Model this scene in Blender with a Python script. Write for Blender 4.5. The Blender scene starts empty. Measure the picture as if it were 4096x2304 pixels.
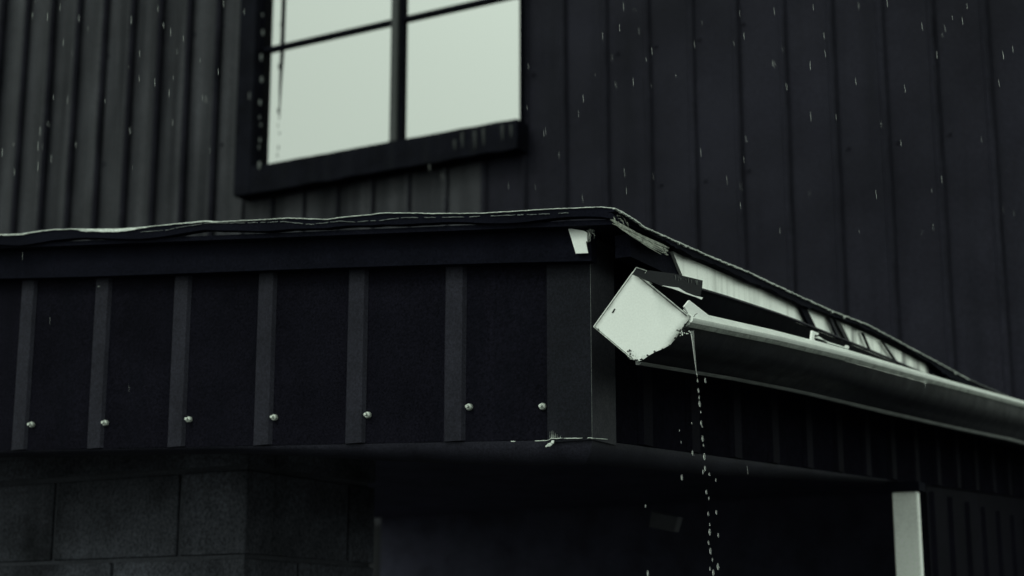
import bpy, bmesh, math, random
from mathutils import Vector, Matrix, noise

# ------------------------------------------------------------------ camera, sky, sun, exposure
SC = bpy.context.scene
C = SC.collection
PITCH, YAW, FPX = math.radians(12.5), math.radians(29.8), 6500.0
cam_d = bpy.data.cameras.new('camera')
cam = bpy.data.objects.new('camera', cam_d); C.objects.link(cam)
cam.location = (0, 0, 1.6)
cam.rotation_euler = (math.pi/2 + PITCH, 0, YAW)
cam_d.sensor_width = 36.0
cam_d.lens = FPX/4096*36
cam_d.clip_end = 2000
cam_d.dof.use_dof = True
cam_d.dof.focus_distance = 2.80
cam_d.dof.aperture_fstop = 4.5
SC.camera = cam

SUN_EL, SUN_AZ = math.radians(42), math.radians(200)   # azimuth clockwise from +y: behind the camera
w = bpy.data.worlds.new('World'); SC.world = w; w.use_nodes = True
nt = w.node_tree; nt.nodes.clear()
sky = nt.nodes.new('ShaderNodeTexSky'); sky.sky_type = 'NISHITA'; sky.sun_disc = False
sky.sun_elevation = SUN_EL; sky.sun_rotation = SUN_AZ
sky.air_density = 1.0; sky.dust_density = 6.0; sky.ozone_density = 1.0
bw = nt.nodes.new('ShaderNodeRGBToBW')
tint = nt.nodes.new('ShaderNodeMix'); tint.data_type = 'RGBA'; tint.blend_type = 'MULTIPLY'; tint.inputs[0].default_value = 1
tint.inputs[7].default_value = (0.86, 1.0, 0.87, 1)     # pale green-grey overcast
bg = nt.nodes.new('ShaderNodeBackground'); bg.inputs['Strength'].default_value = 0.12
wo = nt.nodes.new('ShaderNodeOutputWorld')
oc = nt.nodes.new('ShaderNodeMix'); oc.data_type = 'FLOAT'; oc.inputs[0].default_value = .75     # even cloud cover over the clear sky
oc.inputs[3].default_value = 9.2
nt.links.new(sky.outputs[0], bw.inputs[0]); nt.links.new(bw.outputs[0], oc.inputs[2]); nt.links.new(oc.outputs[0], tint.inputs[6])
nt.links.new(tint.outputs[2], bg.inputs['Color']); nt.links.new(bg.outputs[0], wo.inputs[0])

sun_d = bpy.data.lights.new('sun', 'SUN'); sun_d.energy = 0.5; sun_d.angle = math.radians(14)
sun_d.color = (0.93, 1.0, 0.90)
sun = bpy.data.objects.new('sun', sun_d); C.objects.link(sun)
sd = Vector((math.sin(SUN_AZ)*math.cos(SUN_EL), math.cos(SUN_AZ)*math.cos(SUN_EL), math.sin(SUN_EL)))
sun.rotation_euler = sd.to_track_quat('Z', 'Y').to_euler()

SC.view_settings.view_transform = 'Standard'
SC.view_settings.look = 'None'
SC.view_settings.exposure = 0.0
SC.view_settings.gamma = 1.0

# ------------------------------------------------------------------ measuring: a pixel of the 4096 px photo put on a real wall plane
FW = Vector((-math.sin(YAW)*math.cos(PITCH), math.cos(YAW)*math.cos(PITCH), math.sin(PITCH)))
RT = Vector((math.cos(YAW), math.sin(YAW), 0)); UP = RT.cross(FW)
EYE = Vector((0, 0, 1.6))
def ray(px, py): return FW + RT*((px-2048)/FPX) - UP*((py-1152)/FPX)
def on(px, py, ax, v):
    d = ray(px, py); return EYE + d*((v-EYE[ax])/d[ax])
rnd = random.Random(7)

# ------------------------------------------------------------------ materials
def mat(name, col, rough=.5, spec=.5, metal=0., var=.25, vscale=6., grain=.25, gscale=260., streak=0., sscale=14.,
        stain=(0, 0, 0), bump=.0, bscale=60., rvar=.0, trans=0., ior=1.45, coat=0., shear=0., slo=.50, shi=.72):
    m = bpy.data.materials.new(name); m.use_nodes = True
    t = m.node_tree; N = t.nodes; L = t.links
    p = N['Principled BSDF']
    p.inputs['Roughness'].default_value = rough; p.inputs['Metallic'].default_value = metal
    p.inputs['Specular IOR Level'].default_value = spec; p.inputs['IOR'].default_value = ior
    p.inputs['Transmission Weight'].default_value = trans; p.inputs['Coat Weight'].default_value = coat
    tc = N.new('ShaderNodeTexCoord')
    def nz(scale, detail, vec=(1, 1, 1), rot=(0, 0, 0)):
        mp = N.new('ShaderNodeMapping'); mp.inputs['Scale'].default_value = vec; mp.inputs['Rotation'].default_value = rot
        L.new(tc.outputs['Object'], mp.inputs[0])
        n = N.new('ShaderNodeTexNoise'); n.inputs['Scale'].default_value = scale; n.inputs['Detail'].default_value = detail
        n.inputs['Roughness'].default_value = .65
        L.new(mp.outputs[0], n.inputs['Vector']); return n.outputs['Fac']
    def rng(f, a, b, lo, hi):
        r = N.new('ShaderNodeMapRange'); r.inputs[1].default_value = a; r.inputs[2].default_value = b
        r.inputs[3].default_value = lo; r.inputs[4].default_value = hi; L.new(f, r.inputs[0]); return r.outputs[0]
    def mul(a, b):
        k = N.new('ShaderNodeMath'); k.operation = 'MULTIPLY'; L.new(a, k.inputs[0]); L.new(b, k.inputs[1]); return k.outputs[0]
    f = mul(rng(nz(vscale, 5), .3, .7, 1-var, 1+var), rng(nz(gscale, 2), .3, .7, 1-grain, 1+grain))
    mx = N.new('ShaderNodeMix'); mx.data_type = 'RGBA'; mx.blend_type = 'MULTIPLY'; mx.inputs[0].default_value = 1
    mx.inputs[6].default_value = (*col, 1); L.new(f, mx.inputs[7]); out = mx.outputs[2]
    if streak:
        s = nz(sscale, 6, (1, 1, .045), (shear, 0, 0))
        m2 = N.new('ShaderNodeMix'); m2.data_type = 'RGBA'
        L.new(rng(s, slo, shi, 0, streak), m2.inputs[0]); L.new(out, m2.inputs[6]); m2.inputs[7].default_value = (*stain, 1)
        out = m2.outputs[2]
    L.new(out, p.inputs['Base Color'])
    if rvar: L.new(rng(nz(vscale*2.3, 4), .3, .7, max(.05, rough-rvar), min(1, rough+rvar)), p.inputs['Roughness'])
    if bump:
        b = N.new('ShaderNodeBump'); b.inputs['Strength'].default_value = bump; b.inputs['Distance'].default_value = .004
        L.new(nz(bscale, 4), b.inputs['Height']); L.new(b.outputs[0], p.inputs['Normal'])
    return m

M = dict(
    clad=mat('clad_paint', (.0150, .0144, .0220), .5, .04, var=.30, vscale=1.3, grain=.40, gscale=90, streak=.55, sscale=7, stain=(.005, .0052, .008), bump=.25, bscale=9, rvar=.12),
    cladlit=mat('clad_lit_paint', (.0450, .0450, .0530), .45, .08, var=.35, vscale=1.5, grain=.45, gscale=90, streak=.9, slo=.40, shi=.66, sscale=7, stain=(.007, .0075, .011), bump=.25, bscale=9),  # stronger light on the left of the wall put into a paler colour
    seam=mat('near_black_sheet', (.0055, .0053, .0085), .9, .0, var=.3, gscale=90),  # even near-black tone for the wall core and side sheet
    sash=mat('sash_paint', (.0045, .0047, .0082), .6, .03, var=.4, gscale=90, streak=.3, stain=(.014, .015, .017)),
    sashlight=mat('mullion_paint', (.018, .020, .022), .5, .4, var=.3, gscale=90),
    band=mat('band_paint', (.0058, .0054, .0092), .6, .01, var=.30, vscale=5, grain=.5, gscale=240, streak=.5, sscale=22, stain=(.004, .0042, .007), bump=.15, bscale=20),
    rib=mat('rib_lit_paint', (.0185, .0180, .0265), .55, .06, var=.30, vscale=7, grain=.35, gscale=260),  # lighter than the front sheet: light on its ribs put into the colour
    trim=mat('trim_paint', (.0095, .0098, .0145), .55, .06, var=.30, vscale=5, grain=.4, gscale=260),
    trimlit=mat('trim_side_lit', (.034, .034, .042), .5, .02, var=.25, vscale=8, grain=.28, gscale=260, rvar=.1),  # paler copy of the trim: reflection on the right flange put into colour
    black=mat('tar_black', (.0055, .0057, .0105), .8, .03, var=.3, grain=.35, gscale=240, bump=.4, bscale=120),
    edge=mat('pale_edge', (.50, .53, .50), .45, .4, var=.45, vscale=60, grain=.35, gscale=500, bump=.5, bscale=300),  # bare metal edges, and the roof edge's wet glint as colour
    edgedull=mat('dull_edge', (.13, .14, .14), .6, .4, var=.5, vscale=60, grain=.4, gscale=500),
    white=mat('white_enamel', (.80, .82, .80), .38, .5, var=.03, vscale=8, grain=.05, gscale=300),
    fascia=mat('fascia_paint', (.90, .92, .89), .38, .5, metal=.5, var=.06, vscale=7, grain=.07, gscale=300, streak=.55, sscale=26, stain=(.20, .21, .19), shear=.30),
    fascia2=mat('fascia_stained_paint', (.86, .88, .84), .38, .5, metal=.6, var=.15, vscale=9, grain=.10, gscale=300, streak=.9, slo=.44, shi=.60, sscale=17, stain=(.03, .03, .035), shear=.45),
    lip=mat('gutter_lip_paint', (.80, .83, .80), .36, .5, metal=.15, var=.10, vscale=18, grain=.08, gscale=300),
    lipface=mat('gutter_lip_grimy_paint', (.30, .32, .30), .5, .4, var=.35, vscale=30, grain=.25, gscale=300, streak=.7, sscale=60, stain=(.04, .045, .045), bump=.5, bscale=180),
    gutter=mat('gutter_dark_paint', (.0078, .0080, .0118), .45, .05, var=.35, vscale=9, grain=.45, gscale=240, bump=.15, bscale=50, rvar=.08),
    grime=mat('grime', (.010, .011, .012), .7, .3, var=.4, grain=.4, bump=.8, bscale=200),
    chip=mat('flaking_paint', (.66, .70, .66), .4, .5, var=.2, vscale=80, bump=.5, bscale=260),
    wood=mat('splintered_wood', (.42, .44, .39), .7, .3, var=.5, vscale=40, grain=.35, gscale=300, bump=.6, bscale=260),
    zinc=mat('zinc_screw', (.55, .58, .54), .35, .6, metal=.35, var=.2, vscale=120),
    block=mat('block_paint', (.042, .043, .054), .8, .08, var=.75, vscale=3.5, grain=.45, gscale=120, bump=.6, bscale=90, streak=.35, sscale=9, stain=(.012, .012, .014)),
    mortar=mat('mortar', (.046, .047, .058), .9, .1, var=.3),
    post=mat('post_paint', (.93, .95, .92), .45, .5, var=.08, vscale=6, grain=.10, gscale=160),
    soffit=mat('soffit_paint', (.065, .063, .100), .8, .15, var=.3),
    ground=mat('wet_asphalt', (.045, .046, .048), .35, .5, var=.4, vscale=3, grain=.4, gscale=60, bump=.6, bscale=50, rvar=.2),
    bead=mat('bead_highlight', (.10, .105, .105), .4, .4, var=.4, vscale=12),
    ribshade=mat('rib_shade', (.0115, .0112, .0160), .8, .02, var=.4, vscale=3, gscale=90),  # shade on the rib sides of the tall wall, put into colour
    panel=mat('panel_paint', (.050, .050, .060), .7, .3, var=.2),
    web=mat('cobweb', (.35, .37, .35), .8, .2),
)
def water(name, diff):
    m = bpy.data.materials.new(name); m.use_nodes = True
    t = m.node_tree; N = t.nodes; L = t.links; N.clear()
    g = N.new('ShaderNodeBsdfGlass'); g.inputs['IOR'].default_value = 1.33; g.inputs['Roughness'].default_value = .02
    d = N.new('ShaderNodeBsdfDiffuse'); d.inputs['Color'].default_value = (.85, .9, .87, 1)
    tr = N.new('ShaderNodeBsdfTranslucent'); tr.inputs['Color'].default_value = (.85, .9, .87, 1)
    a = N.new('ShaderNodeMixShader'); a.inputs[0].default_value = .5; L.new(d.outputs[0], a.inputs[1]); L.new(tr.outputs[0], a.inputs[2])
    b = N.new('ShaderNodeMixShader'); b.inputs[0].default_value = diff; L.new(g.outputs[0], b.inputs[1]); L.new(a.outputs[0], b.inputs[2])
    o = N.new('ShaderNodeOutputMaterial'); L.new(b.outputs[0], o.inputs[0]); return m
M['water'] = water('clear_water', .12)
M['rain'] = water('falling_rain', .12)
def glassmat():
    m = bpy.data.materials.new('window_glass'); m.use_nodes = True
    p = m.node_tree.nodes['Principled BSDF']
    p.inputs['Base Color'].default_value = (.46, .46, .46, 1); p.inputs['Metallic'].default_value = 1.0
    p.inputs['Roughness'].default_value = .04
    t = m.node_tree; N = t.nodes; L = t.links
    tc = N.new('ShaderNodeTexCoord'); n = N.new('ShaderNodeTexNoise'); n.inputs['Scale'].default_value = 2.2; n.inputs['Detail'].default_value = 2
    L.new(tc.outputs['Object'], n.inputs['Vector'])
    r = N.new('ShaderNodeMapRange'); r.inputs[3].default_value = .02; r.inputs[4].default_value = .09
    L.new(n.outputs['Fac'], r.inputs[0]); L.new(r.outputs[0], p.inputs['Roughness'])
    return m
M['glass'] = glassmat()

# ------------------------------------------------------------------ mesh helpers
def box(bm, x0, x1, y0, y1, z0, z1, mtx=None):
    vs = [bm.verts.new(v) for v in ((x0,y0,z0),(x1,y0,z0),(x1,y1,z0),(x0,y1,z0),(x0,y0,z1),(x1,y0,z1),(x1,y1,z1),(x0,y1,z1))]
    if mtx:
        for v in vs: v.co = mtx @ v.co
    for f in ((0,3,2,1),(4,5,6,7),(0,1,5,4),(1,2,6,5),(2,3,7,6),(3,0,4,7)): bm.faces.new([vs[i] for i in f])
def prism(bm, pts, vec):
    """closed polygon pts (Vectors) swept along vec"""
    a = [bm.verts.new(p) for p in pts]; b = [bm.verts.new(Vector(p)+Vector(vec)) for p in pts]
    n = len(a); bm.faces.new(a[::-1]); bm.faces.new(b)
    for i in range(n): bm.faces.new((a[i], a[(i+1) % n], b[(i+1) % n], b[i]))
def ribbon(bm, top, bot, vec):
    """strip between two polylines with thickness vec"""
    n = len(top); V = []
    for T, B in zip(top, bot):
        V.append([bm.verts.new(T), bm.verts.new(B), bm.verts.new(Vector(B)+Vector(vec)), bm.verts.new(Vector(T)+Vector(vec))])
    for i in range(n-1):
        a, b = V[i], V[i+1]
        for j in range(4): bm.faces.new((a[j], a[(j+1) % 4], b[(j+1) % 4], b[j]))
    bm.faces.new(V[0]); bm.faces.new(V[-1][::-1])
def tube(bm, pts, rad, n=8, cap=True):
    rs = rad if isinstance(rad, (list, tuple)) else [rad]*len(pts)
    rings = []
    for i, p in enumerate(pts):
        p = Vector(p)
        d = (Vector(pts[min(i+1, len(pts)-1)]) - Vector(pts[max(i-1, 0)])).normalized()
        a = d.orthogonal().normalized() if i == 0 else (a - d*a.dot(d)).normalized()
        b = d.cross(a)
        rings.append([bm.verts.new(p + (a*math.cos(k*2*math.pi/n) + b*math.sin(k*2*math.pi/n))*rs[i]) for k in range(n)])
    for r, s in zip(rings, rings[1:]):
        for k in range(n): bm.faces.new((r[k], r[(k+1) % n], s[(k+1) % n], s[k]))
    if cap: bm.faces.new(rings[0][::-1]); bm.faces.new(rings[-1])
def obj(name, bm, m, parent=None, smooth=False, bevel=0., label=None):
    bmesh.ops.recalc_face_normals(bm, faces=bm.faces[:])
    me = bpy.data.meshes.new(name); bm.to_mesh(me); bm.free(); me.materials.append(m)
    if smooth:
        for p in me.polygons: p.use_smooth = True
    o = bpy.data.objects.new(name, me); C.objects.link(o); o.parent = parent
    if bevel:
        b = o.modifiers.new('bevel', 'BEVEL'); b.width = bevel; b.segments = 2; b.limit_method = 'ANGLE'
    if label: o['label'] = label
    return o
def B(): return bmesh.new()
def split(o):
    m = o.modifiers.new('edge_split', 'EDGE_SPLIT'); m.split_angle = math.radians(38); return o
def thing(name, label, cat, loc=(0, 0, 0), group=None):
    o = bpy.data.objects.new(name, None); C.objects.link(o); o.empty_display_size = .1
    tag(o, label, cat, group); return o
def tag(o, label, cat, group=None):
    o['label'] = label; o['category'] = cat
    if group: o['group'] = group
    return o
def lerp(tab, x):
    for (a, fa), (b, fb) in zip(tab, tab[1:]):
        if x <= b: return fa + (fb-fa)*max(0., (x-a))/(b-a)
    return tab[-1][1]
def jag(v, amp, s=40.): return amp*noise.noise(Vector(v)*s)

# ------------------------------------------------------------------ ground
bm = B(); box(bm, -400, 400, -400, 400, -.3, 0)
g = obj('ground', bm, M['ground']); g['kind'] = 'structure'

# ------------------------------------------------------------------ the big metal-clad building behind
YB = 7.4
big = thing('metal_clad_building', 'tall dark building clad in vertical ribbed metal sheet with a paned window, behind the lean-to', 'building')
# rib positions along the wall
ribs = [-8.285 + .241*k for k in range(-22, 9)] + [-6.116, -5.888, -5.655, -5.41, -5.165, -4.915, -4.665, -4.415] + [-4.165 + .2507*k for k in range(0, 14)]
bm = B(); prof = []
prof.append((-14.2, 0))
for x in ribs:
    k = 0. if x > -6.3 else 1.0
    hw = .011 + .008*k; dp = .014 + .012*k
    prof += [(x-hw-.010, 0), (x-hw, -dp), (x+hw, -dp), (x+hw+.010, 0)]
    if x < -6.3: prof += [(x+.10, 0), (x+.112, -.0035), (x+.128, -.0035), (x+.14, 0)]    # shallow pencil rib in the pan
prof.append((ribs[-1]+.3, 0)); prof.sort(key=lambda t: t[0])
zs = [0, 2.0, 3.2, 4.4, 5.6, 7.0, 9.0]
rows = [[bm.verts.new((x, YB+y+.006*noise.noise(Vector((x*2.1, z*1.3, 3))), z)) for x, y in prof] for z in zs]
for r, s in zip(rows, rows[1:]):
    for i in range(len(r)-1):
        if prof[i][0] > -4.45: bm.faces.new((r[i], r[i+1], s[i+1], s[i]))
xe = prof[-1][0]
bmesh.ops.delete(bm, geom=[v for v in bm.verts if not v.link_faces], context='VERTS')
obj('wall_panel', bm, M['clad'], big)
bm = B()
rows = [[bm.verts.new((x, YB+y+.006*noise.noise(Vector((x*2.1, z*1.3, 3))), z)) for x, y in prof] for z in zs]
for r, s in zip(rows, rows[1:]):
    for i in range(len(r)-1):
        if prof[i][0] <= -4.45: bm.faces.new((r[i], r[i+1], s[i+1], s[i]))
bmesh.ops.delete(bm, geom=[v for v in bm.verts if not v.link_faces], context='VERTS')
obj('wall_panel', bm, M['cladlit'], big, label='sheets left of and below the window, coloured paler for stronger light')
bm = B(); box(bm, -14.2, xe, YB+.05, YB+6, 0, 9.0); obj('wall_core', bm, M['seam'], big)
bm = B()
for x in ribs:                                                # dark strip painting in the shade on the camera side of each rib
    if -9.5 < x < -1.0:
        hw = .017 if x < -6.3 else .008
        box(bm, x+.004, x+.004+2*hw, YB-.032 if x < -6.3 else YB-.0145, YB-.002, 1.0, 9.0 if not -6.25 < x < -4.1 else 4.26)
obj('rib_shade_strip', bm, M['ribshade'], big)
bm = B(); prism(bm, [Vector((-14.5, YB-.3, 9.0)), Vector((xe+.2, YB-.3, 9.0)), Vector((xe+.2, YB+6.3, 9.0)), Vector((-14.5, YB+6.3, 9.0))], (0, 0, .15))
obj('roof', bm, M['sash'], big)
# dark screw heads on the sheet
for px, py in ((2130,295),(2467,212),(2620,183),(2795,155),(2970,92),(2640,738),(2818,720),(3390,590),(3590,567),(3795,535),(890,100),(775,135),(653,158),(432,222),(885,578),(415,655),(215,262),(2990,680)):
    p = on(px, py, 1, YB-.008)
    bm = B(); tube(bm, [p+Vector((0, .007, 0)), p, p-Vector((0, .002, 0))], [.011, .010, .008], 8); obj('screw_head', bm, M['clad'], big)

# window: glass from x -5.93 to -4.19, sill line z 4.44, cross bar z 5.18
WF, WG = YB-.13, YB-.04
def wx(px, y): return on(px, 400, 1, y).x
xj = wx(1050, WG)
xo, xr = wx(946, WF), wx(2066, WF)
win = obj('window', (lambda b: (box(b, xo, xj, WF, YB+.02, 4.226, 6.9), box(b, xj, xr, WF-.005, YB+.02, 6.75, 6.97), b)[2])(B()), M['sash'], big, bevel=.006)
bm = B()
n = 40; top = []; bot = []
for i in range(n+1):
    x = xj+.0005 + (xr-xj)*i/n
    top.append(Vector((x, WF+.003, 4.392+jag((x, 0, 1), .004, 9)))); bot.append(Vector((x, WF+.003, 4.228+jag((x, 3, 1), .010, 7))))
ribbon(bm, top, bot, (0, .13, 0)); obj('sill', bm, M['sash'], win)
bm = B(); box(bm, xj+.0005, xj+.006, YB-.06, YB+.02, 4.35, 6.75); obj('jamb', bm, M['sash'], win)
bm = B(); box(bm, wx(2078, YB-.06), wx(2081, YB-.06), YB-.06, YB+.02, 4.25, 6.75); obj('jamb', bm, M['sash'], win)
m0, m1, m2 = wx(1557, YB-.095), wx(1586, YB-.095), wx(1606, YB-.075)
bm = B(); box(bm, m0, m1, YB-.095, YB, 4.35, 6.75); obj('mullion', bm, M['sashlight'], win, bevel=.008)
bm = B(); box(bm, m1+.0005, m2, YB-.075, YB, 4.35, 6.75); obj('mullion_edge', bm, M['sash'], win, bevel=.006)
for x0, x1 in ((xj+.006, m0), (m2, wx(2078, YB-.06))):
    bm = B(); box(bm, x0+.0005, x1-.0005, YB-.07, YB-.045, 5.128, 5.158); obj('glazing_bar', bm, M['sash'], win, bevel=.006)
gx0, gx1 = xj+.002, wx(2080, WG)
for x0, x1 in ((gx0, m0+.03), (m1+.02, gx1)):
    for z0, z1 in ((4.36, 5.143), (5.144, 6.76)):
        bm = B(); box(bm, x0, x1, YB-.046, YB-.036, z0, z1); obj('pane', bm, M['glass'], win)
# torn strip hanging inside the left side of the window, tapering to a point
bm = B(); a = on(1132, 0, 1, YB-.05); b = on(1128, 200, 1, YB-.05); c_ = on(1121, 330, 1, YB-.049); d_ = on(1116, 480, 1, YB-.048)
a = a + Vector((0, 0, 1.2))
tube(bm, [a, b, c_, d_], [.015, .011, .007, .001], 6); obj('hanging_strip', bm, M['sash'], win)
bm = B(); pts = [(1050, 60), (1052, 130), (1045, 230), (1047, 318), (1040, 410), (1038, 470), (1044, 500), (1040, 560), (1036, 590), (1038, 662)]
for i, (px, py) in enumerate(pts):
    p = on(px, py, 1, WF-.004); r = (.006, .010, .012, .011, .010, .006, .006, .008, .007, .014)[i]
    bm = B(); tube(bm, [p+Vector((0, 0, r*1.7)), p+Vector((0, 0, r*.8)), p-Vector((0, 0, r*.8)), p-Vector((0, 0, r*1.7))], [r*.3, r*.6, r*.6, r*.3], 6)
    obj('water_bead', bm, M['edgedull'], win)
for px, py, h in ((1850, 530, 60), (1900, 525, 70), (1935, 515, 66), (2010, 500, 60), (2045, 500, 50), (1820, 560, 40)):
    t_ = on(px, py, 1, WF+.002); b_ = on(px, py+h, 1, WF+.002)
    bm = B(); tube(bm, [t_, (t_+b_)/2, b_], [.010, .008, .003], 5); obj('water_run', bm, M['sashlight'], win)

# ------------------------------------------------------------------ lean-to: ribbed skirt, roof edge, fascia, post
X0, Y0 = -1.309, 2.574
XL, YE = -5.2, 7.36
lean = thing('lean_to_shed', 'low lean-to with dark ribbed skirt, ragged roof edge and white fascia, before the tall building', 'shed')
def band_bot(x): return 1.964 + .0450*(X0-x)
def side_bot(y): return 1.964 + .0475*(y-Y0)
def roof_top(x): return 2.355 + .0946*(-1.22-x)
# left face sheet
bm = B(); xs = [XL + (X0-.004-XL)*i/60 for i in range(61)]
ribbon(bm, [Vector((x, Y0+jag((x, 0, 0), .002, 3), roof_top(x)-.02)) for x in xs], [Vector((x, Y0+jag((x, 1, 0), .0025, 3), band_bot(x)+jag((x, 2, 0), .0015, 12))) for x in xs], (0, .004, 0))
obj('front_sheet', bm, M['band'], lean)
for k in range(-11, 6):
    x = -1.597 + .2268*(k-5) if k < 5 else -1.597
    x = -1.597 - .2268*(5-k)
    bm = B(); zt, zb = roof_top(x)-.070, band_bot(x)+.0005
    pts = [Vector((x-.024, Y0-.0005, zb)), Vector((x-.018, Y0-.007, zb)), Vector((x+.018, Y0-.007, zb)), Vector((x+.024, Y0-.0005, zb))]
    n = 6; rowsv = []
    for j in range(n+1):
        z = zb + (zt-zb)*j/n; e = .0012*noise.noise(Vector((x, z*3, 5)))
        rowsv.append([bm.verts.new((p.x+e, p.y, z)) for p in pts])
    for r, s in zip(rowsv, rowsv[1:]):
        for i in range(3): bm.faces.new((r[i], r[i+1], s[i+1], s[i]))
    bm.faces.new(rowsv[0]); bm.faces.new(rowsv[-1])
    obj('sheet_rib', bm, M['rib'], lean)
# right face sheet
bm = B(); ys = [Y0+.092 + (YE-Y0-.092)*i/60 for i in range(61)]
ribbon(bm, [Vector((X0-.004, y, 2.34)) for y in ys], [Vector((X0-.004, y, side_bot(y)+jag((0, y, 2), .002, 12))) for y in ys], (-.004, 0, 0))
obj('side_sheet', bm, M['seam'], lean)
for k in range(20):
    y = 2.80 + .2268*k
    if y > YE-.1: break
    bm = B(); zb = side_bot(y)+.001
    pts = [Vector((X0-.0035, y-.03, zb)), Vector((X0+.005, y-.020, zb)), Vector((X0+.005, y+.020, zb)), Vector((X0-.0035, y+.03, zb))]
    prism(bm, pts, (0, 0, 2.335-zb)); obj('sheet_rib', bm, M['band'], lean)
bm = B(); ribbon(bm, [Vector((X0-.009, 4.74, 2.2)), Vector((X0-.009, YE, 2.2))], [Vector((X0-.009, 4.74, 0)), Vector((X0-.009, YE, 0))], (-.004, 0, 0)); obj('lower_side_sheet', bm, M['band'], lean)
for k in range(13):
    y = 4.80+.2*k
    bm = B(); prism(bm, [Vector((X0-.0085, y-.03, 0)), Vector((X0+.002, y-.018, 0)), Vector((X0+.002, y+.018, 0)), Vector((X0-.0085, y+.03, 0))], (0, 0, 2.05)); obj('sheet_rib', bm, M['band'], lean)
# corner trim: left flange and right flange
bm = B(); box(bm, -1.397, X0+.003, Y0-.006, Y0-.0015, 1.962, 2.36); obj('corner_trim', bm, M['trim'], lean)
bm = B(); box(bm, X0-.001, X0+.004, Y0-.0055, Y0+.088, 1.962, 2.335); obj('corner_trim_flange', bm, M['trimlit'], lean)
bm = B(); tube(bm, [Vector((X0+.003, Y0-.007, 1.962)), Vector((X0+.003, Y0-.007, 2.33))], .0004, 6); obj('trim_edge', bm, M['edgedull'], lean)
# sill beam wrap under the skirt: drooping rounded lip
bm = B(); n = 90
def lipprof(t, R=.034): return (math.sin(t)*R, -(1-math.cos(t))*R)
for seg in ('L', 'R'):
    rows = []
    for i in range(n+1):
        row = []
        for j in range(9):
            t = j/8*math.pi*.62
            if seg == 'L':
                x = XL + (X0-.001-.045*(1-math.cos(t))-XL)*i/n; zt = band_bot(x)-.001
                hh = lerp([(-9, .006), (-2.15, .008), (-1.75, .030), (-1.45, .042), (0, .042)], x)
                row.append(bm.verts.new((x, Y0-.001+.045*(1-math.cos(t)), zt-hh*math.sin(t))))
            else:
                y0_ = Y0-.001+.045*(1-math.cos(t)); y = y0_ + (YE-y0_)*i/n; zt = side_bot(y)-.001
                row.append(bm.verts.new((X0-.001-.045*(1-math.cos(t)), y, zt-lerp([(2, .042), (3.2, .034), (4.2, .010), (4.5, .004), (9, .002)], y)*math.sin(t))))
        rows.append(row)
    for r, s in zip(rows, rows[1:]):
        for j in range(8): bm.faces.new((r[j], s[j], s[j+1], r[j+1]))
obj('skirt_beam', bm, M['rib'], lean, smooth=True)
bm = B(); box(bm, XL, X0-.06, Y0+.085, YE, 1.99, 2.0)
bm.free(); bm = B()
v = [bm.verts.new(p) for p in ((XL, Y0+.03, 2.27), (X0-.03, Y0+.03, 2.27), (X0-.03, YE, 2.29), (XL, YE, 2.29))]
bm.faces.new(v); obj('ceiling', bm, M['soffit'], lean)
bm = B(); box(bm, -5.0, -1.33, YE-.05, YE-.03, 0, 2.4); obj('back_wall', bm, M['soffit'], lean)
for k in range(3):
    bm = B(); x = -1.9+.23*k; box(bm, x, x+.03, YE-.075, YE-.0505, 0, 2.35); obj('back_wall_rib', bm, M['band'], lean)

# roof slab, its eave rising slightly towards the tall wall
eave = [(2459,831),(2490,845),(2555,886),(2575,903),(2623,925),(2676,949),(2748,980),(2845,1024),(2997,1086),(3142,1155),(3321,1238),(3480,1300),(3632,1383),(3749,1445),(3873,1514),(4046,1590),(4096,1606),(4400,1760),(4700,1905)]
EX = -1.192
EZ = [(p.y, p.z) for p in (on(x, y, 0, EX) for x, y in eave[1:])]
EZ = [EZ[0], EZ[3], EZ[6], EZ[8], EZ[10], EZ[12], EZ[14], EZ[16], (7.4, EZ[16][1]+.03)]
def ez(y): return lerp(EZ, y)
bm = B(); xs = [XL + (-1.205-XL)*i/30 for i in range(31)]
ys_ = [2.51 + (YE-2.51)*i/24 for i in range(25)]
def rz(x, y, d): return ez(y) + .0946*(-1.205-x) - d
up_ = [[bm.verts.new((x, y, rz(x, y, .0005))) for x in xs] for y in ys_]; dn_ = [[bm.verts.new((x, y, rz(x, y, .010))) for x in xs] for y in ys_]
for a, b in zip(range(24), range(1, 25)):
    for i in range(30):
        bm.faces.new((up_[a][i], up_[a][i+1], up_[b][i+1], up_[b][i])); bm.faces.new((dn_[a][i], dn_[b][i], dn_[b][i+1], dn_[a][i+1]))
    bm.faces.new((up_[a][30], dn_[a][30], dn_[b][30], up_[b][30])); bm.faces.new((up_[a][0], up_[b][0], dn_[b][0], dn_[a][0]))
for i in range(30):
    bm.faces.new((up_[0][i], dn_[0][i], dn_[0][i+1], up_[0][i+1])); bm.faces.new((up_[24][i], up_[24][i+1], dn_[24][i+1], dn_[24][i]))
obj('roof', bm, M['black'], lean)
# rake trim board, dark, under the edge
bm = B(); xs = [XL + (-1.290-XL)*i/50 for i in range(51)]
ribbon(bm, [Vector((x, 2.54, roof_top(x)-.0185)) for x in xs], [Vector((x, 2.54, roof_top(x)-.083+.003*math.sin(x*3))) for x in xs], (0, .022, 0))
obj('rake_board', bm, M['black'], lean)
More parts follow.
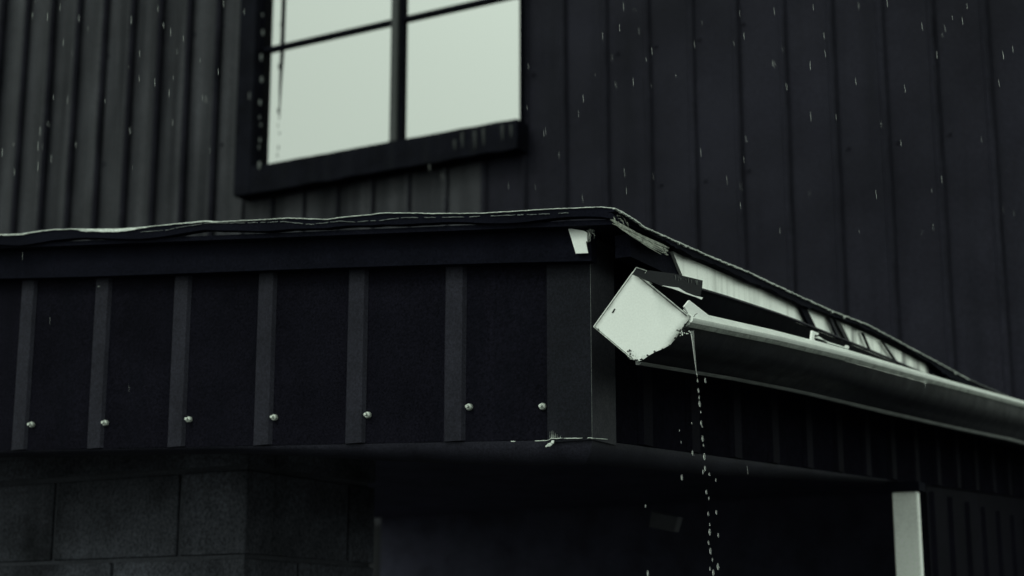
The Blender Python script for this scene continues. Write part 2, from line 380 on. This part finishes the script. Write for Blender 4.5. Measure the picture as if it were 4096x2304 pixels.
# roofing felt edge on the rake: measured wavy line, its wet glint painted pale
rake = [(-900,1010),(-400,965),(0,936),(76,935),(152,923),(212,916),(304,914),(380,915),(470,914),(562,908),(668,897),(820,882),(873,885),(1063,876),(1154,870),(1300,876),(1404,863),(1479,857),(1528,850),(1673,850),(1714,852),(1921,851),(2059,843),(2197,834),(2404,826),(2459,831)]
rake2 = [(562,928),(668,921),(713,910),(820,893),(987,891),(1138,887),(1245,898),(1359,884),(1410,888),(1528,881),(1610,871),(1852,868),(2128,858),(2290,851)]
def thick(px):
    return lerp([(0, 6), (80, 6), (200, 3.5), (300, 3.5), (340, 12), (480, 14), (560, 7), (620, 2.6), (840, 6), (900, 3), (2500, 3)], px)
RY = 2.497
bm = B(); top, bot = [], []
for i in range(420):
    px = -900 + (2459+900)*i/419; py = lerp(rake, px); j = rnd.uniform(-.7, .7)
    top.append(on(px, py+j, 1, RY)); bot.append(on(px, py+thick(px)*rnd.uniform(.85, 1.1)+j, 1, RY))
ribbon(bm, top, bot, (0, .004, 0)); obj('felt_edge', bm, M['edge'], lean)
bm = B(); ribbon(bm, [on(x, lerp(rake, x)+2, 1, RY-.0005) for x in range(345, 560, 8)], [on(x, lerp(rake, x)+5+8*math.sin((x-345)/211*math.pi)**.6+rnd.uniform(-.6, .6), 1, RY-.0005) for x in range(345, 560, 8)], (0, .0004, 0)); obj('pale_felt_patch', bm, M['chip'], lean)  # pale patch where the edge line thickens
bm = B(); top, bot = [], []
for i in range(300):
    px = -900 + (2459+900)*i/299; py = lerp(rake, px)+4
    top.append(on(px, py, 1, RY+.003)); bot.append(on(px, py+38+6*math.sin(px*.013), 1, RY+.003))
ribbon(bm, top, bot, (0, .02, 0)); obj('felt_skirt', bm, M['black'], lean)
px = 562
while px < 2280:
    L_ = rnd.uniform(20, 110)
    pts = [on(q, lerp(rake2, q)+rnd.uniform(-1, 1), 1, RY+.001) for q in [px + L_*k/6 for k in range(7)] if q < 2290]
    if len(pts) > 2:
        bm = B(); tube(bm, pts, [rnd.uniform(.0004, .0010) for _ in pts], 5); obj('felt_fold', bm, M['edgedull'], lean)
    px += L_ + (rnd.uniform(2, 12) if px < 1450 else rnd.uniform(8, 60))
# eave: ragged shingle edge running to the back, its wet glint painted pale, then duller
eaveb = [(2459,846),(2520,876),(2600,930),(2680,975),(2707,994),(2769,1023),(2831,1047),(2907,1078),(2997,1127),(3086,1160),(3197,1216),(3252,1234),(3390,1286),(3528,1342),(3632,1396),(3700,1438),(3800,1510),(3900,1566),(4046,1640),(4096,1660),(4400,1800),(4700,1940)]
bm = B(); top, bot = [], []
for i in range(520):
    px = 2459 + (4700-2459)*(i/519)
    j = rnd.uniform(-1.5, 1.5); th = lerp([(2459, 5), (2800, 6.5), (3300, 5), (4100, 3)], px)*rnd.uniform(.5, 1.3)
    if rnd.random() < .03: th += rnd.uniform(4, 10)
    top.append(on(px, lerp(eave, px)+j, 0, EX)); bot.append(on(px, lerp(eave, px)+j+th, 0, EX))
k = 330
ribbon(bm, top[:k], bot[:k], (-.004, 0, 0)); obj('shingle_edge', bm, M['edge'], lean)
bm = B(); ribbon(bm, top[k-1:], bot[k-1:], (-.004, 0, 0)); obj('shingle_edge', bm, M['edgedull'], lean)
bm = B(); top, bot = [], []
for i in range(520):
    px = 2459 + (4700-2459)*(i/519)
    top.append(on(px, lerp(eave, px)+3, 0, EX-.0045))
    bot.append(on(px, lerp(eaveb, px)+9*noise.noise(Vector((px*.02, 0, 0)))+7*noise.noise(Vector((px*.09, 4, 0))), 0, EX-.0045))
ribbon(bm, top, bot, (-.012, 0, 0)); obj('shingle_skirt', bm, M['black'], lean)
# white fascia board behind the gutter
FX = -1.216
def fpt(px, py): return on(px, py, 0, FX)
def fboard(y0, y1, m, label=None, pre=()):
    bm = B(); n = 8; yy = [y0+(y1-y0)*k/n for k in range(n+1)]
    lo = [Vector((FX, y, 2.262+.012*(y-2.9))) for y in yy]; hi = [Vector((FX, y, ez(y)-.0115)) for y in yy]
    if pre: hi[0] = pre[0]; lo[0] = pre[1]
    ribbon(bm, hi, lo, (-.02, 0, 0)); return obj('fascia_board', bm, m, lean, label=label)
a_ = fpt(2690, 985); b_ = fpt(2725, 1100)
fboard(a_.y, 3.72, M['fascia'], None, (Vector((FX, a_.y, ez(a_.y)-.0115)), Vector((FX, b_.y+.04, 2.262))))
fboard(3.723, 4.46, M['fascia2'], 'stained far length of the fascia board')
fboard(4.463, YE, M['black'], 'dark far end of the fascia board')  # last length in one even dark tone
# dark slanting straps nailed across the fascia
def strap(x, a, b, wpx, m):
    bm = B(); prism(bm, [on(a[0], a[1], 0, x), on(a[0]+wpx, a[1]+wpx*.3, 0, x), on(b[0]+wpx, b[1]+wpx*.3, 0, x), on(b[0], b[1], 0, x)], (-.006, 0, 0)); obj('fascia_strap', bm, m, lean)
strap(FX+.009, (3195, 1215), (3270, 1370), 28, M['black'])
for a, b, wd, m in (((3312, 1255), (3362, 1375), 16, M['rib']), ((3335, 1265), (3395, 1385), 30, M['gutter']), ((3452, 1330), (3482, 1400), 5, M['gutter']), ((3530, 1365), (3600, 1465), 8, M['gutter'])):
    strap(FX+.009, a, b, wd*.6, m)
# splintered end of the roof board
bm = B(); r2 = random.Random(3)
for k in range(60):
    t0 = r2.uniform(0, .75); t1 = t0 + r2.uniform(.2, .6); t1 = min(t1, 1); o_ = r2.uniform(-1, 1)
    def P(t, o_=o_): 
        cx_, cy_ = 2440 + (2668-2440)*t, 878 + (1004-878)*t + 8*math.sin(t*3)
        wd = 6 + 15*t
        return on(cx_ - o_*wd*.48 + r2.uniform(-1, 1), cy_ + o_*wd*.88+r2.uniform(-.8, .8), 0, -1.2045+r2.uniform(-.0008, .0008))
    tube(bm, [P(t0), P((t0*2+t1)/3), P((t0+2*t1)/3), P(t1)], [.0004, .0009, .0009, .0006], 4)
tube(bm, [on(2450, 895, 0, -1.2035), on(2510, 918, 0, -1.2035), on(2600, 965, 0, -1.2035), on(2662, 1008, 0, -1.2035)], [.0006, .0013, .0013, .0012], 5)
for k in range(16):
    a = on(2450+r2.uniform(0, 60), 860+r2.uniform(0, 30), 0, -1.2015); b = a + Vector((0, r2.uniform(.0, .02), r2.uniform(-.012, .0)))
    tube(bm, [a, (a+b)/2+Vector((0, 0, .003)), b], [.0003, .0006, .0002], 4)
for k in range(5):
    p = on(2655+r2.uniform(-3, 10), 985+k*8, 0, -1.2025); q = on(2662+r2.uniform(0, 10), 988+k*8, 0, -1.2025)
    tube(bm, [p, q], [.0017, .0012], 5)
obj('splintered_board', bm, M['wood'], lean)
# thin board behind it that closes the corner (dark)
bm = B(); prism(bm, [Vector((-1.222, 2.56, 2.285)), Vector((-1.222, 2.84, 2.285)), Vector((-1.222, 2.84, 2.327)), Vector((-1.222, 2.56, 2.327))], (-.03, 0, 0)); obj('eave_block', bm, M['black'], lean)
# white metal tab at the corner
bm = B(); prism(bm, [on(x, y, 1, 2.53) for x, y in ((2272, 912), (2335, 923), (2348, 930), (2349, 965), (2343, 966), (2352, 1012), (2303, 1014))], (0, .0015, 0)); obj('corner_tab', bm, M['white'], lean)
bm = B()
for k in range(22):
    a = on(2350+r2.uniform(-4, 14), 925+r2.uniform(-8, 25), 1, 2.525); b = on(2352+r2.uniform(-6, 30), 1000-r2.uniform(0, 60)-k*1.5, 1, 2.52)
    tube(bm, [a, (a+b)/2+Vector((r2.uniform(-.004, .004), 0, .004)), b], .00018, 3)
for k in range(10):
    a = on(2405+r2.uniform(0, 20), 905-r2.uniform(0, 20), 1, 2.52); b = on(2425+r2.uniform(0, 25), 880+r2.uniform(-8, 10), 1, 2.52)
    tube(bm, [a, b], .0002, 3)
obj('cobweb', bm, M['web'], lean)
# screws along the skirt
for px, py in ((122,1698),(417,1691),(751,1677),(1093,1669),(1467,1659),(1873,1627),(2167,1625)):
    p = on(px, py, 1, Y0-.008)
    bm = B(); tube(bm, [p+Vector((0, .007, 0)), p+Vector((0, .001, 0)), p+Vector((0, -.001, 0))], [.0062, .0062, .0045], 16); sw = obj('screw', bm, M['zinc'], lean, smooth=False)
    bm = B(); q = p+Vector((0, -.001, 0)); tube(bm, [q, q+Vector((0, -.006, 0)), q+Vector((0, -.0065, 0))], [.0034, .0034, .0026], 6); obj('hex_head', bm, M['zinc'], sw)
for px, py, r in ((392,1030,.003),(1040,1005,.003),(1797,982,.003),(393,1145,.0022)):
    p = on(px, py, 1, 2.542); bm = B(); tube(bm, [p+Vector((0, .004, 0)), p], [r, r*.7], 8); obj('nail_head', bm, M['edgedull'], lean)
# bright dried paint along the bottom corner + torn scrap
for a, b in ((2043, 2062), (2140, 2195), (2195, 2250), (2255, 2330), (2350, 2380), (2382, 2430)):
    pts = []
    for k in range(6):
        px = a+(b-a)*k/5; py = lerp([(2040, 1766), (2190, 1762), (2204, 1754), (2360, 1752), (2430, 1757)], px)
        pts.append(on(px, py+rnd.uniform(-1, 1), 1, Y0-.009) if px < 2368 else on(px, py, 0, X0+.006))
    bm = B(); tube(bm, pts, [.0005, .0008, .0006, .0009, .0006, .0003], 5); obj('dried_caulk', bm, M['chip'], lean)
for k in range(14):
    px = rnd.uniform(2198, 2245); a = on(px, 1752, 1, Y0-.008); bm = B(); tube(bm, [a, a+Vector((0, 0, rnd.uniform(.002, .014)))], [.0004, .0001], 3); obj('caulk_smear', bm, M['chip'], lean)
bm = B()
for k in range(9):
    o_ = k-4
    tube(bm, [on(2212+o_*.8, 1762, 1, Y0-.010), on(2209+o_*1.2, 1772, 1, Y0-.013), on(2197+o_*.8, 1780+o_, 1, Y0-.012), on(2184+o_*.7, 1786+rnd.uniform(-2, 2), 1, Y0-.012)], [.0009, .0011, .0012, .0004], 5)
obj('torn_scrap', bm, M['chip'], lean)
# post
pb = B(); pc = on(3632, 2100, 1, 4.42)
pl, pr = on(3573, 2100, 1, 4.42).x, on(3676, 2100, 1, 4.42).x
prism(pb, [Vector((pl, 4.42, 0)), Vector((pr, 4.42, 0)), Vector((pr, 4.445, 0)), Vector((pl, 4.445, 0))], (0, 0, 2.02))
post = obj('post', pb, M['post'], lean, bevel=.004)
bm = B(); box(bm, pc.x-.050, pc.x+.040, 4.405, 4.47, 2.0205, 2.045); obj('post_cap', bm, M['black'], lean)

# ------------------------------------------------------------------ painted block wall under the skirt
bw_ = thing('concrete_block_wall', 'dark painted concrete block wall corner below the ribbed skirt', 'wall')
YBk, XBk = 2.924, -2.37
YEb = on(1500, 2000, 0, -2.37).y
bm = B(); box(bm, -6.0, XBk-.008, YBk+.008, YBk+.19, 0, 2.24); box(bm, XBk-.19, XBk-.008, YBk+.191, YEb-.02, 0, 2.24); obj('mortar_bed', bm, M['mortar'], bw_)
bm = B(); r3 = random.Random(5)
for row in range(-9, 1):
    z0 = 1.804 + .2*row + .005; z1 = z0 + .19
    if row == 0: z1 = 1.999
    off = 0 if row % 2 else .2
    x1 = XBk
    first = True
    while x1 > -5.9:
        ln = (.20 if (row % 2 == 0) else .40) if first else .40
        x0 = x1-ln; first = False
        e = r3.uniform(-.0015, .0015)
        box(bm, x0+.005, x1-(.0 if x1 == XBk else .005), YBk+e, YBk+.1, z0, z1); x1 = x0
    y0 = YBk+.1005; first = True
    while y0 < YEb-.02:
        ln = (.30 if (row % 2 == 0) else .10) if first else .40
        e = r3.uniform(-.0015, .0015)
        box(bm, XBk-.1, XBk+e, y0+(0 if first else .005), min(y0+ln-.005, YEb), z0, z1); y0 += ln; first = False
box(bm, -5.9, XBk, YBk-.001, YBk+.1, 2.012, 2.245); box(bm, XBk-.1, XBk+.001, YBk+.1005, YEb, 2.012, 2.245)
obj('blocks', bm, M['block'], bw_, bevel=.004)

# small pale panel in the dark under the roof
bm = B(); prism(bm, [on(x, y, 1, 4.0) for x, y in ((2605, 2043), (2715, 2068), (2697, 2128), (2592, 2108))], (0, .03, 0))
tag(obj('hanging_panel', bm, M['panel'], None, bevel=.003), 'faint grey tilted rectangular panel hanging in the dark under the lean-to', 'panel')

# ------------------------------------------------------------------ the gutter
gut = thing('gutter', 'broken gutter sagging from the eave, dark outside with a bright lip and white end cap', 'gutter')
GX = -1.081
lipz = [(2.5, 2.150), (2.59, 2.158), (2.918, 2.187), (3.335, 2.219), (3.858, 2.253), (4.35, 2.286), (5.01, 2.330), (6.0, 2.375), (7.3, 2.41)]
roll = [(2.5, 41), (3.2, 36), (3.9, 27), (4.5, 17), (5.2, 8), (7.3, 2)]
def gp(y, p, q):
    th = math.radians(lerp(roll, y)); z = lerp(lipz, y)
    return Vector((GX + p*math.cos(th) + q*math.sin(th), y, z - p*math.sin(th) + q*math.cos(th)))
ogee = [(-.139, 0), (-.139, -.12), (-.039, -.12), (-.030, -.1185), (-.024, -.110), (-.020, -.098), (-.014, -.086), (-.006, -.074), (.0005, -.060), (.002, -.045), (.001, -.030), (.0, -.020)]
GY = [2.5 + .06*i for i in range(80)]
GY = [y for y in GY if y < 7.3]
bm = B(); th_ = .0012; rows = []
for y in GY:
    outer = [gp(y, p, q) for p, q in ogee]; inner = [gp(y, p+(th_ if i < 2 else 0)-(th_ if i > 3 else 0), q+(th_ if 0 < i < 4 else 0)) for i, (p, q) in enumerate(ogee)]
    rows.append([bm.verts.new(v) for v in outer + inner[::-1]])
for r, s in zip(rows, rows[1:]):
    n = len(r)
    for i in range(n): bm.faces.new((r[i], s[i], s[(i+1) % n], r[(i+1) % n]))
split(obj('trough', bm, M['gutter'], gut, smooth=True))
def glen(prof, m, name, label=None, y0=2.5, jitter=0., par=None):
    bm = B(); rows = []
    for y in GY:
        if y < y0-.001: continue
        rows.append([bm.verts.new(gp(y, p, q+(jitter*noise.noise(Vector((y*30, i, 0))) if jitter else 0))) for i, (p, q) in enumerate(prof)])
    n = len(prof)
    for r, s in zip(rows, rows[1:]):
        for i in range(n): bm.faces.new((r[i], s[i], s[(i+1) % n], r[(i+1) % n]))
    bm.faces.new(rows[0]); bm.faces.new(rows[-1][::-1])
    return split(obj(name, bm, m, par or gut, smooth=True, label=label))
# lip: bright rolled top with a grimy face below it
glen([(-.020, .0005), (-.020, .0016), (.001, .0018), (.0045, .0008), (.0062, -.003), (.0062, -.0078), (.0, -.0078), (.0, .0)], M['lip'], 'lip', 'bright rolled top of the lip')
glen([(.0056, -.0081), (.0056, -.014), (.0048, -.0175), (.0034, -.0185), (.0012, -.018), (.0, -.0081)], M['lipface'], 'lip_face', 'grimy grey face below the rolled lip')
# back edge bead
glen([(-.1385, .0005), (-.1405, .0055), (-.137, .007), (-.1345, .0045), (-.136, .0005)], M['rib'], 'back_edge')
glen([(-.037, -.1195), (-.031, -.1245), (-.026, -.121), (-.0245, -.1135), (-.028, -.1175)], M['bead'], 'bottom_edge_highlight')  # highlight along the gutter's lower edge painted in as a paler bead
def capmat():
    m = M['white'].copy(); m.name = 'end_cap_enamel'; t = m.node_tree; N = t.nodes; L = t.links; p = N['Principled BSDF']
    src = p.inputs['Base Color'].links[0].from_socket; tc = next(n for n in N if n.type == 'TEX_COORD')
    a = math.radians(41); D_ = Vector((GX, 0, lerp(lipz, 2.5)))
    def axis(v, lo, hi):
        d = N.new('ShaderNodeVectorMath'); d.operation = 'DOT_PRODUCT'; L.new(tc.outputs['Object'], d.inputs[0]); d.inputs[1].default_value = v
        r = N.new('ShaderNodeMapRange'); r.interpolation_type = 'SMOOTHSTEP'; o_ = D_.dot(v); r.inputs[1].default_value = o_+lo; r.inputs[2].default_value = o_+hi
        L.new(d.outputs['Value'], r.inputs[0]); return r.outputs[0]
    P_ = Vector((math.cos(a), 0, -math.sin(a))); Q_ = Vector((math.sin(a), 0, math.cos(a)))
    def mth(op, x, y):
        k = N.new('ShaderNodeMath'); k.operation = op
        for i_, q in enumerate((x, y)):
            if isinstance(q, float): k.inputs[i_].default_value = q
            else: L.new(q, k.inputs[i_])
        return k.outputs[0]
    top = axis(Q_, -.016, .002); left = axis(-P_, .128, .142); front = axis(P_, -.014, .006)
    n = N.new('ShaderNodeTexNoise'); n.inputs['Scale'].default_value = 55; n.inputs['Detail'].default_value = 7; L.new(tc.outputs['Object'], n.inputs['Vector'])
    g = mth('MAXIMUM', mth('MULTIPLY', top, .95), mth('MAXIMUM', mth('MULTIPLY', left, .8), mth('MULTIPLY', front, .9)))
    r = N.new('ShaderNodeMapRange'); r.inputs[1].default_value = .35; r.inputs[2].default_value = .65; r.inputs[3].default_value = .45; r.inputs[4].default_value = 1.0
    L.new(n.outputs['Fac'], r.inputs[0])
    mx = N.new('ShaderNodeMix'); mx.data_type = 'RGBA'; L.new(mth('MULTIPLY', g, r.outputs[0]), mx.inputs[0]); L.new(src, mx.inputs[6]); mx.inputs[7].default_value = (.05, .055, .045, 1)
    L.new(mx.outputs[2], p.inputs['Base Color']); return m
# end cap
def capt(p, q, y=2.5): return gp(2.5, p, q) + Vector((0, y-2.5, 0))
cp = [(-.1375, -.001)] + [(p+(.0015 if i == 0 else 0), q+.001) for i, (p, q) in enumerate(ogee[1:])] + [(.001, -.004), (-.002, -.001)]
bm = B(); prism(bm, [capt(p, q, 2.497) for p, q in cp], (0, .0015, 0)); cap = obj('end_cap', bm, capmat(), gut, label='white end plate')
def rim(a, b, r, m, nm, y=2.4962): 
    bm = B(); tube(bm, [capt(*a, y), capt(*b, y)], r, 6); obj(nm, bm, m, cap)
rim((-.1385, -.002), (-.1385, -.12), .0011, M['white'], 'folded_edge')
rim((-.139, -.1205), (-.040, -.1205), .0009, M['edge'], 'folded_edge')
rim((-.1375, .0005), (-.004, -.001), .0008, M['edge'], 'folded_edge')
# dark groove just inside the top fold
bm = B(); prism(bm, [capt(-.136, -.0018, 2.4962), capt(-.006, -.0028, 2.4962), capt(-.006, -.0040, 2.4962), capt(-.134, -.0030, 2.4962)], (0, .0006, 0)); obj('groove', bm, M['grime'], cap)
bm = B(); prism(bm, [capt(p, q, 2.4960) for p, q in ((-.1265, -.072), (-.1245, -.072), (-.1235, -.080), (-.126, -.081))], (0, .0008, 0)); obj('slot', bm, M['grime'], cap)
# grime lumps along the ogee seam and corners, with flaking chips
def lumps(name, spots, m, y=2.4955, par=cap, seed=1, r0=.0006, r1=.0017):
    bm = B(); rr = random.Random(seed)
    for (p, q, n, sp) in spots:
        for _ in range(n):
            c0 = capt(p+rr.gauss(0, sp), q+rr.gauss(0, sp), y+rr.uniform(-.001, .001)); r = rr.uniform(r0, r1)
            res = bmesh.ops.create_icosphere(bm, subdivisions=1, radius=r)
            for v in res['verts']:
                v.co = Vector((v.co.x*rr.uniform(.8, 1.3), v.co.y*.5, v.co.z*rr.uniform(.8, 1.3))) + c0
    obj(name, bm, m, par)
sp = [(-.129+.0*i, -.118, 3, .002) for i in range(1)]
sp += [(-.047, -.117, 9, .003), (-.055, -.113, 6, .0025), (-.033, -.1165, 6, .0012), (-.026, -.110, 4, .001), (-.0205, -.098, 4, .0008), (-.014, -.086, 4, .0008), (-.006, -.074, 4, .0008), (.0005, -.060, 5, .0008), (.002, -.045, 6, .001), (.003, -.030, 14, .0025), (.005, -.018, 18, .0035), (.010, -.022, 16, .004)]
lumps('grime_lump', sp, M['grime'], seed=2)
lumps('flaking_chip', [(-.046, -.119, 9, .003), (-.040, -.114, 6, .003), (-.027, -.107, 5, .002), (-.015, -.088, 4, .002), (-.006, -.040, 6, .003), (.002, -.032, 9, .003), (.012, -.030, 8, .003), (.016, -.022, 5, .002)], M['chip'], y=2.4935, seed=4, r0=.0005, r1=.0014)
# bent-in inner flange of the lip by the cap
bm = B(); prism(bm, [on(2738, 1226, 0, -1.088), on(2758, 1201, 0, -1.088), on(2852, 1274, 0, -1.084), on(2870, 1292, 0, -1.083), on(2768, 1279, 0, -1.084)], (-.003, 0, 0)); obj('lip_flange', bm, M['white'], gut)
bm = B(); tube(bm, [on(2775, 1268, 0, -1.07), on(2781, 1258, 0, -1.07), on(2789, 1254, 0, -1.07)], .0006, 4); obj('stray_fibre', bm, M['grime'], gut)
# screw through the back
p = on(2605, 1130, 0, -1.165)
bm = B(); tube(bm, [p+Vector((-.008, 0, 0)), p, p+Vector((.003, 0, 0))], [.004, .0045, .002], 8); obj('back_screw', bm, M['zinc'], gut)
# hanger bracket: folded plate on the lip with a long screw
HX = -1.10
hang = obj('hanger', (lambda b: (prism(b, [on(x, y, 0, HX) for x, y in ((3250, 1322), (3276, 1333), (3272, 1341), (3260, 1337), (3257, 1355), (3262, 1362), (3315, 1376), (3316, 1368), (3302, 1362), (3262, 1350), (3276, 1345), (3352, 1397), (3362, 1404), (3300, 1392), (3258, 1378), (3245, 1362))], (-.004, 0, 0)), b)[1])(B()), M['lip'], gut)
bm = B(); tube(bm, [on(3312, 1371, 0, HX+.002), on(3384, 1392, 0, HX+.002)], [.0022, .0018], 8); obj('hanger_screw', bm, M['lip'], hang)
bm = B(); p = on(3387, 1391, 0, HX+.002); tube(bm, [p-Vector((0, .004, -.001)), p+Vector((0, .004, .001))], [.0045, .0045], 8); obj('screw_end', bm, M['lip'], hang)
bm = B(); p = on(3382, 1402, 0, HX+.002); tube(bm, [p+Vector((0, 0, .003)), p, p-Vector((0, 0, .003))], [.0015, .0028, .0012], 8); obj('hanging_drop', bm, M['chip'], hang)

# bent strip of dark flashing lying over the near end of the gutter
fl = obj('loose_flashing', (lambda b: (prism(b, [on(x, y, 0, -1.150) for x, y in ((2548, 1071), (2585, 1083), (2600, 1082), (2700, 1095), (2811, 1122), (2809, 1150), (2802, 1182), (2790, 1188), (2740, 1178), (2715, 1160), (2655, 1148), (2535, 1096))], (-.004, 0, 0)), b)[1])(B()), M['trim'])
tag(fl, 'bent dark strip of flashing lying across the open near end of the gutter', 'flashing')
bm = B(); tube(bm, [on(2527, 1097, 0, -1.149), on(2545, 1070, 0, -1.149), on(2587, 1083, 0, -1.149), on(2580, 1092, 0, -1.149)], .0007, 5); obj('pale_edge', bm, M['edge'], fl)
bm = B(); ribbon(bm, [on(x, y, 0, -1.147) for x, y in ((2652, 1142), (2690, 1148), (2715, 1151), (2745, 1170), (2780, 1183), (2812, 1190))], [on(x, y, 0, -1.145) for x, y in ((2653, 1144), (2690, 1154), (2715, 1163), (2745, 1176), (2780, 1187), (2806, 1198))], (-.002, 0, 0)); obj('turned_edge', bm, M['white'], fl)
for k in range(16):
    px = rnd.uniform(2690, 2800); a = on(px, lerp([(2690, 1094), (2811, 1123)], px)+rnd.uniform(2, 10), 0, -1.1493)
    bm = B(); tube(bm, [a, a-Vector((0, -.001, rnd.uniform(.003, .010)))], [.0006, .0002], 4); obj('scratch', bm, M['edgedull'], fl)

# ------------------------------------------------------------------ running water and rain
sx = 2.495
bm = B(); a = on(2768, 1325, 1, sx)
pts = [on(2768+(2786-2768)*t, 1325+(1490-1325)*t, 1, sx) for t in (0, .1, .3, .6, .85, 1)]
tube(bm, pts, [.0032, .0024, .0017, .0013, .0009, .0008], 12)
tag(obj('water_stream', bm, M['water'], smooth=True), 'thin clear stream of water running off the front corner of the gutter end', 'water stream')
def drop_mesh(name, hl, r, m, n=12, k=9):
    bm = B(); rings = []
    for i in range(1, k):
        t = math.pi*i/k; z = hl*math.cos(t); rr = r*math.sin(t)**.75
        rings.append([bm.verts.new((rr*math.cos(j*2*math.pi/n), rr*math.sin(j*2*math.pi/n), z)) for j in range(n)])
    T = bm.verts.new((0, 0, hl)); Bt = bm.verts.new((0, 0, -hl))
    for a, b in zip(rings, rings[1:]):
        for j in range(n): bm.faces.new((a[j], b[j], b[(j+1) % n], a[(j+1) % n]))
    for j in range(n): bm.faces.new((T, rings[0][j], rings[0][(j+1) % n])); bm.faces.new((Bt, rings[-1][(j+1) % n], rings[-1][j]))
    bmesh.ops.recalc_face_normals(bm, faces=bm.faces[:])
    me = bpy.data.meshes.new(name); bm.to_mesh(me); bm.free(); me.materials.append(m)
    for p in me.polygons: p.use_smooth = True
    return me
dm = drop_mesh('water_drop', 1, .31, M['water'])
D = [(199,283,11),(203,322,10),(208,378,13),(212,420,10),(215,455,17),(221,503,8),(223,565,13),(230,585,7),(232,657,16),(237,695,9),(242,760,18),(246,828,15),(234,848,12),(270,862,10),(308,895,9),(253,965,13),(268,1000,9),(311,1080,12),(264,1090,12),(273,1152,9),(273,1195,17),(322,1213,11),(266,1257,12),(277,1305,17),(289,1355,10),(275,1408,11),(294,1430,17)]
side = [(112,880,16,'large lone drop left of the drip line in front of the dark opening'), (321,1395,19,'large falling drop just right of the drip line near the bottom edge'),
        (174,738,14,'falling drop left of the drip line, level with the skirt beam'), (247,320,14,'small drop just under the gutter bottom, right of the drip line'),
        (170,568,6,'tiny drop left of the drip line, higher than the skirt beam'), (108,676,7,'tiny drop further left, just above the grey skirt beam'), (98,608,6,'uppermost tiny drop at the left of the drip line'), (-84,1435,18,'drop at the bottom edge left of the drip line'), (-97,1045,10,'thin faint drop beside the pale hanging panel')]
def drop(px, py, h, label, group, me, depth, tilt, asp=1.):
    p = on(px, py, 1, depth); o = bpy.data.objects.new(me.name, me); C.objects.link(o)
    o.location = p; hl = h/FPX*(p-EYE).dot(FW); o.scale = (hl*asp, hl*asp, hl); o.rotation_euler = (0, tilt, 0)
    tag(o, label, 'drop' if me.name.startswith('water') else 'raindrop', group); return o
ordn = ['first', 'second', 'third', 'fourth', 'fifth', 'sixth', 'seventh', 'eighth', 'ninth', 'tenth', 'eleventh', 'twelfth', 'thirteenth', 'fourteenth', 'fifteenth', 'sixteenth', 'seventeenth', 'eighteenth', 'nineteenth', 'twentieth', 'twenty-first', 'twenty-second', 'twenty-third', 'twenty-fourth', 'twenty-fifth', 'twenty-sixth', 'lowest']
for i, (x, y, h) in enumerate(sorted(D, key=lambda t: t[1])):
    lb = ordn[i] + ' drop from the top in the chain falling from the gutter end'
    if x in (308, 311, 322): lb = {308: 'highest', 311: 'middle', 322: 'lowest'}[x] + ' of three small drops falling just right of the main drip chain'
    drop(2650+x*.693, 1300+y*.693, h*.75, lb, 'drops in the chain falling from the gutter end', dm, sx, -.06)
for x, y, h, lb in side: drop(2650+x*.693, 1300+y*.693, h*.75, lb, None, dm, sx, -.06)
rm = drop_mesh('raindrop', 1, .040, M['rain'], 6, 7)
seen = [(2478,110,2350),(2410,143,0),(2608,205,0),(2778,178,0),(2533,327,0),(3241,263,0),(3423,325,0),(3620,355,0),(3996,332,0),(3850,83,0),(4013,220,0),(3301,213,0),(3243,465,0),(2984,555,0),(2976,640,0),(2908,720,0),(2498,690,0),(2803,608,0),(2962,820,0),(3505,778,0),(3767,718,0),(2183,525,0),(2175,532,0),(3097,45,0),(3549,11,0),(3253,30,0),(240,30,0),(316,75,0),(190,68,0),(130,62,0),(253,170,0),(558,215,0),(619,330,0),(520,523,0),(205,635,0),(303,580,0),(160,523,0),(152,585,0),(152,665,0),(57,688,0),(9,610,0),(690,490,0),(894,15,0),(632,35,0),(525,80,0),(682,128,0),(90,1025,0),(200,1283,0),(516,1553,0),(3700,1530,0),(2990,1880,0)]
def rlabel(x, y):
    if x < 950 and y < 900: return 'thin pale raindrop falling in front of the tall ribbed wall left of the window'
    if x < 2100 and y < 700: return 'thin pale raindrop falling in front of the window frame'
    if y > 900 and x < 2400: return 'thin pale raindrop falling in front of the dark ribbed skirt'
    if y > 1400: return 'faint raindrop falling in front of the dark space under the gutter'
    return 'thin pale raindrop falling in front of the tall ribbed wall right of the window'
rr = random.Random(11)
for q in seen:
    d = rr.uniform(2.3, 3.0)
    if 2000 < q[0] < 2400 or q[1] > 800: d = min(d, 2.4)
    drop(q[0], q[1], rr.uniform(15, 21), rlabel(*q[:2]), 'falling raindrops', rm, d, rr.uniform(-.10, -.03))
for k in range(95):
    px = rr.uniform(0, 4096); py = rr.uniform(0, 1)**1.4*950
    if 1050 < px < 2090 and py < 640: continue
    if px > 2450 and py > 800+(px-2450)*.46: continue
    if px <= 2450 and py > 800: continue
    d = rr.uniform(2.0, 3.4) if k % 4 else rr.uniform(3.4, 6.5)
    drop(px, py, rr.uniform(9, 18), rlabel(px, py), 'falling raindrops', rm, d, rr.uniform(-.12, -.02), asp=rr.uniform(.7, 1.3))
